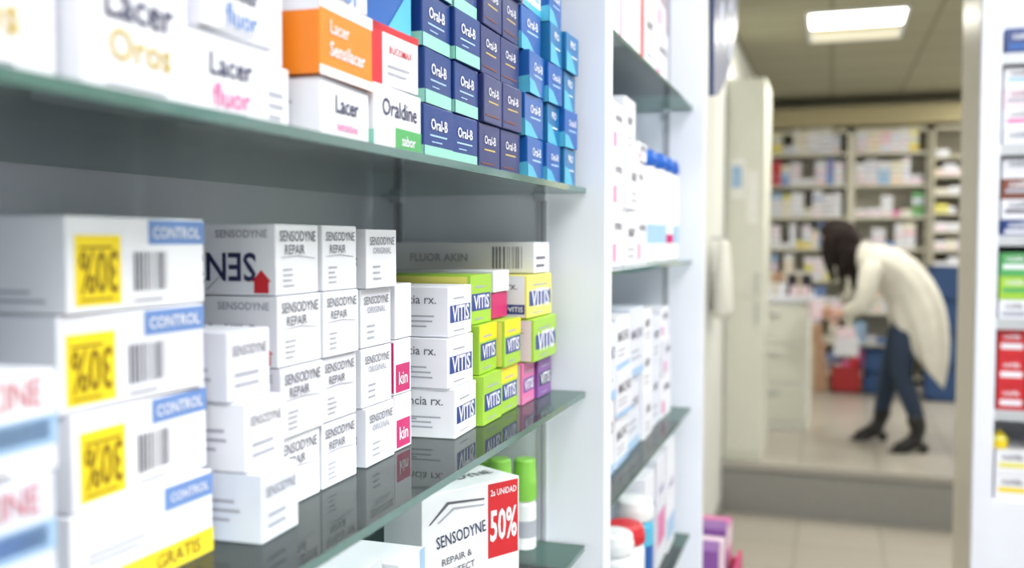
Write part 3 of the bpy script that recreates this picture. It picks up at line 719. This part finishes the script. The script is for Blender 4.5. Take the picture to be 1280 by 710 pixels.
for nm, ax, ay, rot in (('boot_right', .335, 6.92, 8), ('boot_left', .563, 6.60, 14)):
    ca, sa = math.cos(math.radians(rot)), math.sin(math.radians(rot))
    T = lambda x, y, z: (ax+x*ca-y*sa, ay+x*sa+y*ca, z)
    lean = -.03 if nm == 'boot_left' else .012
    skin(nm, [T(.0, 0, .10), T(lean*.6, 0, .17), T(lean*1.6, 0, .26), T(-.03, 0, .072), T(-.09, 0, .052), T(-.135, 0, .036), T(-.170, 0, .028)],
         [(0, 1), (1, 2), (0, 3), (3, 4), (4, 5), (5, 6)], [.052, .058, .072, (.050, .052), (.046, .044), (.040, .030), (.030, .022)], BOOT)
    b = MB(nm+'_sole', UP)
    out = [(.045, 0), (.035, .028), (-.03, .028), (-.10, .038), (-.16, .034), (-.20, .014), (-.20, -.014), (-.16, -.034), (-.10, -.038), (-.03, -.028), (.035, -.028)]
    zt = lambda x: .014+max(0, min(1, (x+.10)/.10))*.045
    n = len(out); vv = [T(x, y, zt(x)) for x, y in out]+[T(x, y, max(.001, zt(x)-.014)) for x, y in out]
    b.add(vv, [tuple(range(n)), tuple(range(2*n-1, n-1, -1))]+[(i, (i+1) % n, n+(i+1) % n, n+i) for i in range(n)], BOOT)
    hv = [T(x, y, .052) for x, y in ((.044, -.026), (.044, .026), (-.02, .028), (-.02, -.028))]+[T(x, y, .001) for x, y in ((.040, -.02), (.040, .02), (-.005, .022), (-.005, -.022))]
    b.add(hv, [(0, 1, 2, 3), (7, 6, 5, 4), (0, 4, 5, 1), (1, 5, 6, 2), (2, 6, 7, 3), (3, 7, 4, 0)], BOOT)
    put(b.done())
hc = Vector((.045, 6.72, 1.350+UP))
fw = Vector((-.57, -.12, -.81)).normalized(); upv = Vector((-.82, 0, .57)); upv = (upv-fw*upv.dot(fw)).normalized(); sd = upv.cross(fw)
HM = Matrix((( fw.x, sd.x, upv.x, hc.x), (fw.y, sd.y, upv.y, hc.y), (fw.z, sd.z, upv.z, hc.z), (0, 0, 0, 1)))
def ball(nm, c, sc, m, seg=24, fn=None, M=HM):
    bm = bmesh.new(); bmesh.ops.create_uvsphere(bm, u_segments=seg, v_segments=seg//2+4, radius=1)
    for v in bm.verts:
        p = v.co.copy()
        if fn: p = fn(p)
        v.co = Vector((c[0]+p.x*sc[0], c[1]+p.y*sc[1], c[2]+p.z*sc[2]))
    bm.verts.index_update()
    b = MB(nm, 0); b.add([v.co.copy() for v in bm.verts], [tuple(v.index for v in f.verts) for f in bm.faces], m, M, True); bm.free(); o = b.done(); put(o); return o
def facefn(p):
    p = p.copy()
    if p.z < 0: k = 1+.35*p.z*(.6 if p.x > 0 else 1); p.y *= k; p.x *= (1+.12*p.z)
    if p.x > .6 and abs(p.y) < .22 and -.35 < p.z < .15: p.x += .14*(1-abs(p.y)/.22)*(1 if p.z < 0 else .5)
    if p.x > .5 and .02 < p.z < .2 and .2 < abs(p.y) < .55: p.x -= .06
    return p
ball('head', (0, 0, 0), (.092, .074, .112), SKINM, 40, facefn)
for s_ in (-1, 1):
    ball('eye', (.078, .029*s_, .008), (.012, .013, .011), W, 12); ball('iris', (.0885, .029*s_, .008), (.003, .006, .006), DINK, 10)
    ball('ear', (-.005, .076*s_, -.005), (.018, .008, .030), SKINM, 12)
ball('mouth', (.083, 0, -.055), (.008, .024, .008), mat('lips', (176, 92, 88), .4), 12)
def hairfn(p):
    p = p.copy()
    if p.x > .35: p.x = .35+(p.x-.35)*.2
    r = 1+.02*math.sin(14*math.atan2(p.y, p.z))
    return Vector((p.x*r, p.y*r, p.z*r))
ball('hair', (-.026, 0, .004), (.124, .112, .140), HAIR, 40, hairfn)
k = 0
for s_ in (-1, 1):
    for t in range(8):
        a = t/7
        st_ = hc+upv*(.088-.19*a)+sd*(s_*(.080+.006*math.sin(t*2)))-fw*(-.0+.03*a)
        L = (.24+.075*math.sin(t*1.9))
        pts = [st_, st_+Vector((-.006, 0, -.3*L)), st_+Vector((.0, .006*math.sin(t), -.65*L)), st_+Vector((.014+.012*math.sin(t*2.3), 0, -L))]
        pts = [(p.x, p.y, p.z-UP) for p in pts]
        skin('hair_lock_%d' % k, pts, [(0, 1), (1, 2), (2, 3)], [.032, .032, .024, .007], HAIR, 1); k += 1

# ------------------------------------------------------------------ world, camera
w = bpy.data.worlds.new('world'); S.world = w; w.use_nodes = True
w.node_tree.nodes['Background'].inputs[0].default_value = (.8, .85, 1, 1); w.node_tree.nodes['Background'].inputs[1].default_value = .4
cd = bpy.data.cameras.new('camera'); cam = bpy.data.objects.new('camera', cd); COL.objects.link(cam)
cam.location = (0, 0, H); cam.rotation_euler = (math.radians(90-2.624), 0, math.radians(18.35))
cd.sensor_width = 36; cd.lens = 33.75; cd.clip_start = .02; cd.clip_end = 60
cd.dof.use_dof = True; cd.dof.focus_distance = .80; cd.dof.aperture_fstop = 4.2
S.camera = cam
S.view_settings.view_transform = 'Standard'
